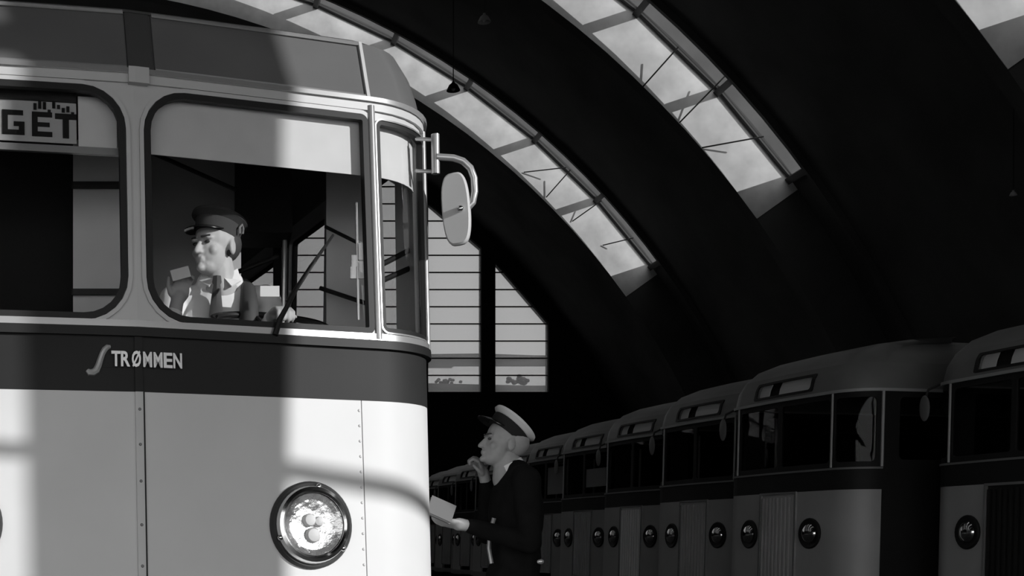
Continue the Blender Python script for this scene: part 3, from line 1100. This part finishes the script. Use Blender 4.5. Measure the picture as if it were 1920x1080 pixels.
labels = ['rightmost parked bus, partly cut by the picture edge', 'parked bus second from the right edge, its dark side showing next to the gap',
          'parked bus third from the right edge in the row', 'parked bus fourth from the right edge, a pale ribbed panel low on its front',
          'parked bus fifth from the right edge, a small pale card behind its windscreen', 'parked bus sixth from the right edge, a pale board behind its windscreen', 'parked bus seventh from the right edge, just right of the standing man',
          'parked bus eighth from the right edge, behind the standing man', 'parked bus ninth from the right edge, behind the standing man',
          'parked bus tenth from the right edge, between the man and the foreground bus', 'farthest parked bus, eleventh in the row, beside the foreground bus']
proto = far_bus()
rows_of_buses = []
for i, lab in enumerate(labels):
    o = proto if i == 0 else copy_tree(proto)
    x, y = (7.15, 11.45) if i == 0 else (6.12, 13.85 + 2.42 * (i - 1))
    o.location = (x, y, 0)
    o.rotation_euler = (0, 0, R(-90 + 11))
    tag(o, lab, 'bus', 'buses parked side by side along the right of the hall')
    rows_of_buses.append(o)
for i in (0, 3):                        # the ribbed panels differ in paint from bus to bus
    for ch in rows_of_buses[i].children:
        if ch.name.startswith('grille_panel'):
            for c2 in [ch] + [q for q in ch.children if q.name.startswith('rib')]:
                c2.material_slots[0].link = 'OBJECT'
                c2.material_slots[0].material = M['paper'] if i == 3 else M['dark']

for (y, x, L, z0, z1, lab) in ((23.55, 6.36, .80, 2.00, 2.50, 'large pale board behind a bus windscreen right of the standing man'),
                              (21.2, 6.36, .75, 2.03, 2.33, 'small pale card behind a bus windscreen, right of the large pale board')):
    q = MB().box((-L / 2, 0, 0), (L / 2, .02, z1 - z0)).build('notice_board', M['paper'])
    q.location = (x, y, z0)
    q.rotation_euler = (0, 0, R(-79))
    tag(q, lab, 'board')


# ------------------------------------------------------------------ people
def head_shapes(mb, Mt):
    t = MB()
    t.ell((0, .012, .03), (.076, .098, .088), 20, 14)
    t.ell((0, -.030, -.035), (.060, .062, .082), 18, 12)
    t.ell((0, -.046, -.082), (.044, .044, .034), 14, 10)
    t.ell((0, -.088, -.094), (.019, .016, .015), 10, 8)
    t.cap((0, -.086, .004), (0, -.110, -.034), .009, .0125, 10)
    for x in (-1, 1):
        t.ell((x * .012, -.099, -.036), (.008, .009, .007), 8, 6)
        t.ell((x * .028, -.078, .016), (.026, .014, .009), 10, 8)
        t.ell((x * .042, -.060, -.030), (.020, .020, .020), 10, 8)
        t.ell((x * .077, .012, -.012), (.009, .022, .032), 10, 8, Matrix.Rotation(R(x * 12), 3, 'Z'))
    t.ell((0, -.0945, -.058), (.022, .009, .005), 10, 6)
    t.ell((0, -.0925, -.068), (.019, .009, .006), 10, 6)
    t.cap((0, .020, -.06), (0, .034, -.17), .054, .058, 14)
    t.xform(Mt)
    mb.add(t.v, t.f)


def face_bits(body, Mt):
    for x in (-1, 1):
        MB().ell((x * .030, -.081, .001), (.013, .008, .0065), 10, 8).xform(Mt).build('eye', M['eye'], body, True)
        MB().cap((x * .014, -.094, .022), (x * .045, -.083, .024), .0045, .0035, 8).xform(Mt).build('eyebrow', M['hair'], body, True)


def hand_shapes(mb, Mt, curl=35, spread=5, thumb=40, k=1.0):
    """right-handed hand: wrist at the origin, fingers along +x, palm facing -z, thumb towards +y"""
    t = MB()
    t.ell((.045, 0, 0), (.052, .042, .017), 14, 10)
    t.cap((-.02, 0, 0), (.02, 0, 0), .026, .030)
    for i, (y, L) in enumerate(((.031, .072), (.011, .080), (-.010, .075), (-.030, .060))):
        p = Vector((.082, y, 0))
        d = Vector((1, (1.5 - i) * spread * .012, 0)).normalized()
        a = 0
        for j, (fr, r0, r1) in enumerate(((.45, .0095, .009), (.32, .009, .0082), (.23, .0082, .007))):
            a += curl * (1.0 if j else .7)
            q = p + (d * math.cos(R(a)) + Vector((0, 0, -1)) * math.sin(R(a))) * L * fr
            t.cap(p, q, r0, r1, 10)
            p = q
    p = Vector((.022, .034, -.004))
    q = p + Vector((math.cos(R(thumb)), math.sin(R(thumb)), -.35)).normalized() * .036
    t.cap(p, q, .0125, .0105, 10)
    t.cap(q, q + Vector((math.cos(R(thumb - 25)), math.sin(R(thumb - 25)), -.45)).normalized() * .030, .0102, .0085, 10)
    t.xform(Mt @ Matrix.Scale(k, 4))
    mb.add(t.v, t.f)


def basis(o, x, z):
    """matrix with local x along x and local z close to z"""
    x = Vector(x).normalized()
    z = Vector(z)
    y = z.cross(x).normalized()
    z = x.cross(y)
    return Matrix(((x.x, y.x, z.x, o[0]), (x.y, y.y, z.y, o[1]), (x.z, y.z, z.z, o[2]), (0, 0, 0, 1)))


# --- conductor standing beside the bus, in profile to the left, looking up
cx, cy = 1.395, 6.0
cond = tag(empty('person', (cx, cy, 0)), 'standing man in dark uniform and white-topped peaked cap holding a small book', 'person')
# figure frame: forward = -x
HP = Vector((-.02, 0, 1.555))
HM = Matrix.Translation(HP) @ Matrix.Rotation(R(-84), 4, 'Z') @ Matrix.Rotation(R(-10), 4, 'X')
body = MB()
head_shapes(body, HM)
body.cap((.02, 0, 1.44), (.02, 0, 1.36), .06, .08)
body.ell((.03, 0, 1.22), (.10, .16, .18))
lw = at(868, 984, 5.72) - Vector((cx, cy, 0))
rwr = at(908, 893, 6.14) - Vector((cx, cy, 0))
hand_shapes(body, basis(lw, (-1, -.1, .12), (-.1, .35, 1)) @ Matrix.Diagonal((1, -1, -1, 1)), 28, 5, 50, 1.0)
hand_shapes(body, basis(rwr, (-.35, -.15, 1), (.8, -.3, .4)), 62, 4, 35, .95)
body.cap(lw + Vector((.09, .03, -.02)), lw, .032, .026)
body.cap(rwr + Vector((.03, .03, -.1)), rwr, .032, .027)
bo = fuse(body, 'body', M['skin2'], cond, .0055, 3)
face_bits(cond, HM)
j = MB()
j.ell((.035, 0, 1.22), (.125, .195, .23))
j.ell((.030, 0, 1.02), (.118, .175, .20))
j.ell((.02, 0, .90), (.125, .185, .16))
j.cap((.035, -.16, 1.385), (.035, .16, 1.385), .062, .062)
j.cap((.035, -.05, 1.42), (.035, .05, 1.42), .055)
el = Vector((.045, -.235, 1.085))
j.cap((.04, -.19, 1.37), el, .066, .052)
j.cap(el, lw + Vector((.035, .008, -.006)), .052, .036)
er = Vector((-.05, .24, 1.13))
j.cap((.03, .19, 1.37), er, .064, .052)
j.cap(er, rwr + Vector((.012, .012, -.04)), .050, .036)
fuse(j, 'jacket', M['navy'], cond, .009, 5)
t = MB()
for y in (-.09, .09):
    t.cap((.02, y, .90), (.015, y, .50), .088, .062)
    t.cap((.015, y, .50), (.03, y, .09), .062, .050)
t.ell((.02, 0, .88), (.115, .165, .12))
fuse(t, 'trousers', M['navy'], cond, .012, 4)
for y in (-.09, .09):
    s_ = MB().ell((-.04, y, .045), (.135, .048, .045)).ell((.045, y, .06), (.055, .045, .06))
    fuse(s_, 'shoe', M['leather'], cond, .01, 2)
# shirt collar, strap, cap, book
col = MB()
for k_ in range(2):
    pass
NB = Matrix.Translation((.012, 0, 1.437)) @ Matrix.Rotation(R(-26), 4, 'Y')
col.lathe([(.066, -.028), (.070, -.024), (.064, .024), (.059, .026), (.062, -.026)], 24, NB)
col.build('collar', M['shirt'], cond, True)
MB().tube([(-.088, -.10, 1.20), (-.105, -.085, 1.13), (-.11, -.09, 1.06), (-.10, -.10, .99)], .010, 8).build('watch_chain', M['trim'], cond, True)
MB().ell((.10, -.20, 1.0), (.016, .008, .012), 10, 8).build('button', M['trim'], cond, True)


def peaked_cap(parent, Mt, top, band, ck=1.0):
    c = MB().lathe([(0, -.03), (.083, -.03), (.088, .0), (.090, .022), (.086, .022), (0, .02)], 32, Mt, .92, 1.14).build('cap_band', band, parent, True)
    MB().lathe([(0, .012), (.086 * ck, .016), (.104 * ck, .030), (.122 * ck, .040), (.119 * ck, .052), (.09 * ck, .060), (0, .060)], 32, Mt, .95, 1.12).build('cap_crown', top, parent, True)
    v, f = [], []
    n = 14
    for lay in (0, -.004):
        for i in range(n + 1):
            an = R(205 + 130 * i / n)
            for r, dz in ((.084, -.018), (.105, -.028), (.132, -.048)):
                rr_ = r if r < .1 else .084 + (r - .084) * math.sin(PI * (i / n)) ** .6
                v.append(Mt @ Vector((rr_ * .92 * math.cos(an), rr_ * 1.14 * math.sin(an), -.018 + (dz + .018) * (rr_ - .084) / max(1e-4, r - .084) + lay if r > .09 else dz + lay)))
    N = (n + 1) * 3
    for k_ in (0, N):
        for i in range(n):
            for q in range(2):
                a = k_ + i * 3 + q
                f.append((a, a + 1, a + 4, a + 3))
    for i in range(n):
        f += [(i * 3 + 2, i * 3 + 5, N + i * 3 + 5, N + i * 3 + 2), (i * 3, i * 3 + 3, N + i * 3 + 3, N + i * 3)]
    MB().add(v, f).build('cap_peak', M['peak'], parent, True)
    return c


peaked_cap(cond, HM @ Matrix.Translation((0, .012, .062)) @ Matrix.Rotation(R(-33), 4, 'X'), M['capwhite'], M['capdark'], .88)
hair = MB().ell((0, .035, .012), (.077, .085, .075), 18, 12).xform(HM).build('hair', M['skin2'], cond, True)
bk = at(829, 957, 5.70)
book = tag(empty('notebook', bk), 'small grey notebook held open in the standing man\'s hand', 'notebook')
bm_ = Matrix.Rotation(R(24), 4, 'Y') @ Matrix.Rotation(R(58), 4, 'X')
MB().box((-.062, -.045, -.007), (.05, .045, .007), bm_).build('pages', M['board'], book)
MB().box((-.065, -.048, -.011), (.053, .048, -.007), bm_).box((-.065, -.048, .007), (.053, .048, .010), bm_).build('cover', M['bookcover'], book)

# --- driver seated behind the windscreen, face turned left
dx, dy = .01, 5.44
drv = tag(empty('person', (dx, dy, .97)), 'seated driver in dark peaked cap, pale shirt and dark tie behind the windscreen', 'person')
O = Vector((dx, dy, .97))
hp = at(404, 462, 5.38) - O
HD = Matrix.Translation(hp) @ Matrix.Rotation(R(-42), 4, 'Z') @ Matrix.Rotation(R(1), 4, 'X') @ Matrix.Scale(1.09, 4)
body = MB()
head_shapes(body, HD)
nk = hp + Vector((.02, .03, -.088))
body.cap(nk, nk + Vector((.005, .01, -.08)), .06, .08)
body.ell(nk + Vector((.0, .03, -.25)), (.16, .10, .18))
hr = at(332, 566, 5.16) - O
hl = at(515, 590, 5.10) - O
hand_shapes(body, basis(hr, (.25, .15, 1), (-.3, 1, 0)) @ Matrix.Diagonal((1, -1, 1, 1)), 48, 4, 40)
hand_shapes(body, basis(hl, (.3, -.8, .1), (0, 0, 1)), 55, 4, 30)
body.cap(hr + Vector((-.02, .0, -.10)), hr, .033, .027)
body.cap(hl + Vector((-.02, .10, -.02)), hl, .033, .027)
fuse(body, 'body', M['skin'], drv, .0055, 3)
face_bits(drv, HD)
sh = MB()
shz = nk.z - .115
sh.ell(nk + Vector((0, .035, -.27)), (.195, .125, .22))
sh.ell(nk + Vector((0, .04, -.55)), (.18, .13, .25))
sl, sr = Vector((nk.x - .195, nk.y + .03, shz - .01)), Vector((nk.x + .195, nk.y + .03, shz - .01))
sh.cap(sl + Vector((.03, 0, 0)), sr - Vector((.03, 0, 0)), .062)
sh.cap(nk + Vector((-.05, .01, -.06)), nk + Vector((.05, .01, -.06)), .052)
e1 = Vector((sl.x - .03, sl.y - .14, shz - .27))
sh.cap(sl, e1, .066, .054)
sh.cap(e1, hr + Vector((-.012, 0, -.05)), .052, .036)
e2 = Vector((sr.x + .05, sr.y - .06, shz - .28))
sh.cap(sr, e2, .066, .054)
sh.cap(e2, hl + Vector((-.01, .05, -.01)), .052, .036)
fuse(sh, 'shirt', M['shirt'], drv, .009, 4)
tr_ = MB()
for x in (-.11, .11):
    tr_.cap((nk.x + x, .08, .50), (nk.x + x, -.20, .50), .085, .07)
    tr_.cap((nk.x + x, -.20, .50), (nk.x + x, -.22, .08), .068, .05)
fuse(tr_, 'trousers', M['navy'], drv, .013, 3)
for x in (-.11, .11):
    fuse(MB().ell((nk.x + x, -.26, .045), (.05, .13, .045)), 'shoe', M['leather'], drv, .012, 2)
# collar wings, tie, braces, cap
for q in (-1, 1):
    b0 = nk + Vector((q * .012, -.060, -.045))
    v = [b0, b0 + Vector((q * .062, .05, .045)), b0 + Vector((q * .075, .03, -.01)), b0 + Vector((q * .035, -.030, -.045))]
    v += [p + Vector((0, .008, -.004)) for p in v]
    MB().add(v, [(0, 1, 2, 3), (4, 5, 6, 7), (0, 1, 5, 4), (1, 2, 6, 5), (2, 3, 7, 6), (3, 0, 4, 7)]).build('collar_wing', M['shirt'], drv)
tz = nk + Vector((-.012, 0, 0))
v, f = [], []
for (dz, w_, yy) in ((-.045, .016, -.078), (-.075, .020, -.090), (-.085, .015, -.092), (-.18, .026, -.108), (-.30, .034, -.112), (-.46, .040, -.106)):
    for x_, o_ in ((-w_, 0), (0, -.008), (w_, 0), (0, .012)):
        v.append(tz + Vector((x_ - .03 * dz * -1, yy + o_, dz)))
for i in range(5):
    for q in range(4):
        f.append((i * 4 + q, i * 4 + (q + 1) % 4, (i + 1) * 4 + (q + 1) % 4, (i + 1) * 4 + q))
f += [(0, 1, 2, 3), (20, 21, 22, 23)]
MB().add(v, f).build('tie', M['tie'], drv, True)
wv = MB()
for dz in (-.08, -.12, -.18, -.25, -.33, -.42):
    pass
path = [nk + Vector((.105, .035, -.055)), nk + Vector((.118, -.035, -.095)), nk + Vector((.120, -.078, -.17)), nk + Vector((.118, -.088, -.26)), nk + Vector((.112, -.085, -.36)), nk + Vector((.10, -.08, -.45))]
wv.tube(path, [.022, .032, .040, .042, .042, .04], 10)
wv.build('shoulder_strap', M['tie'], drv, True)
CM = HD @ Matrix.Translation((0, .016, .062)) @ Matrix.Rotation(R(-15), 4, 'X')
peaked_cap(drv, CM, M['capgrey'], M['capgrey'], .88)
MB().tube([CM @ Vector((.080, .055, .0)), CM @ Vector((.088, .045, .014)), CM @ Vector((.092, .03, .024)), CM @ Vector((.092, .02, .006)), CM @ Vector((.088, .03, -.012))], .005, 8).build('cap_badge', M['trim'], drv, True)
MB().ell((0, .035, .012), (.077, .082, .075), 18, 12).xform(HD).build('hair', M['hair'], drv, True)
card = at(342, 512, 5.10)
pc = MB().box((-.045, -.002, -.022), (.03, .002, .022), Matrix.Rotation(R(-15), 4, 'Y')).build('paper_slip', M['paper'])
pc.location = card
tag(pc, 'small white slip of paper in the driver\'s raised hand', 'paper')
seat = tag(empty('driver_seat', (dx + .03, dy + .08, .97)), 'dark driver seat behind the windscreen under the driver', 'seat')
MB().box((-.22, -.22, .30), (.22, .24, .415)).build('cushion', M['leather'], seat)
MB().box((-.21, .22, .42), (.21, .30, .85)).build('backrest', M['leather'], seat)
MB().lathe([(.16, 0), (.16, .02), (.04, .04), (.04, .30), (0, .30), (0, 0)], 16).build('pedestal', M['steel'], seat)


# ------------------------------------------------------------------ pendant lamps under the vault
def lamp(u, w, y, lab, k=1.0):
    p = at(u, w, y)
    L = tag(empty('pendant_lamp', p), lab, 'lamp')
    h = arch_h(p.x, RT) - p.z
    MB().tube([(0, 0, .06), (0, 0, h)], .012, 6).build('cord', M['steel'], L)
    MB().lathe([(.16 * k, -.10 * k), (.155 * k, -.08 * k), (.10 * k, .03 * k), (.04 * k, .08 * k), (.02, .12 * k), (0, .12 * k), (0, .10 * k), (.035 * k, .07 * k), (.095 * k, .02 * k), (.15 * k, -.09 * k)], 18).build('shade', M['framegrey' if u > 880 else 'steel'], L, True)
    MB().ell((0, 0, -.04 * k), (.05 * k, .05 * k, .07 * k), 10, 8).build('bulb', M['blind'], L, True)


lamp(908, 34, 22.0, 'small pale pendant lamp hanging above the bus roof between the two bright arches', .7)
lamp(850, 162, 30.0, 'small dark pendant lamp seen against the farther bright arch', 1.0)
lamp(1900, 362, 20.0, 'tiny pendant lamp in the dark at the right edge', .35)
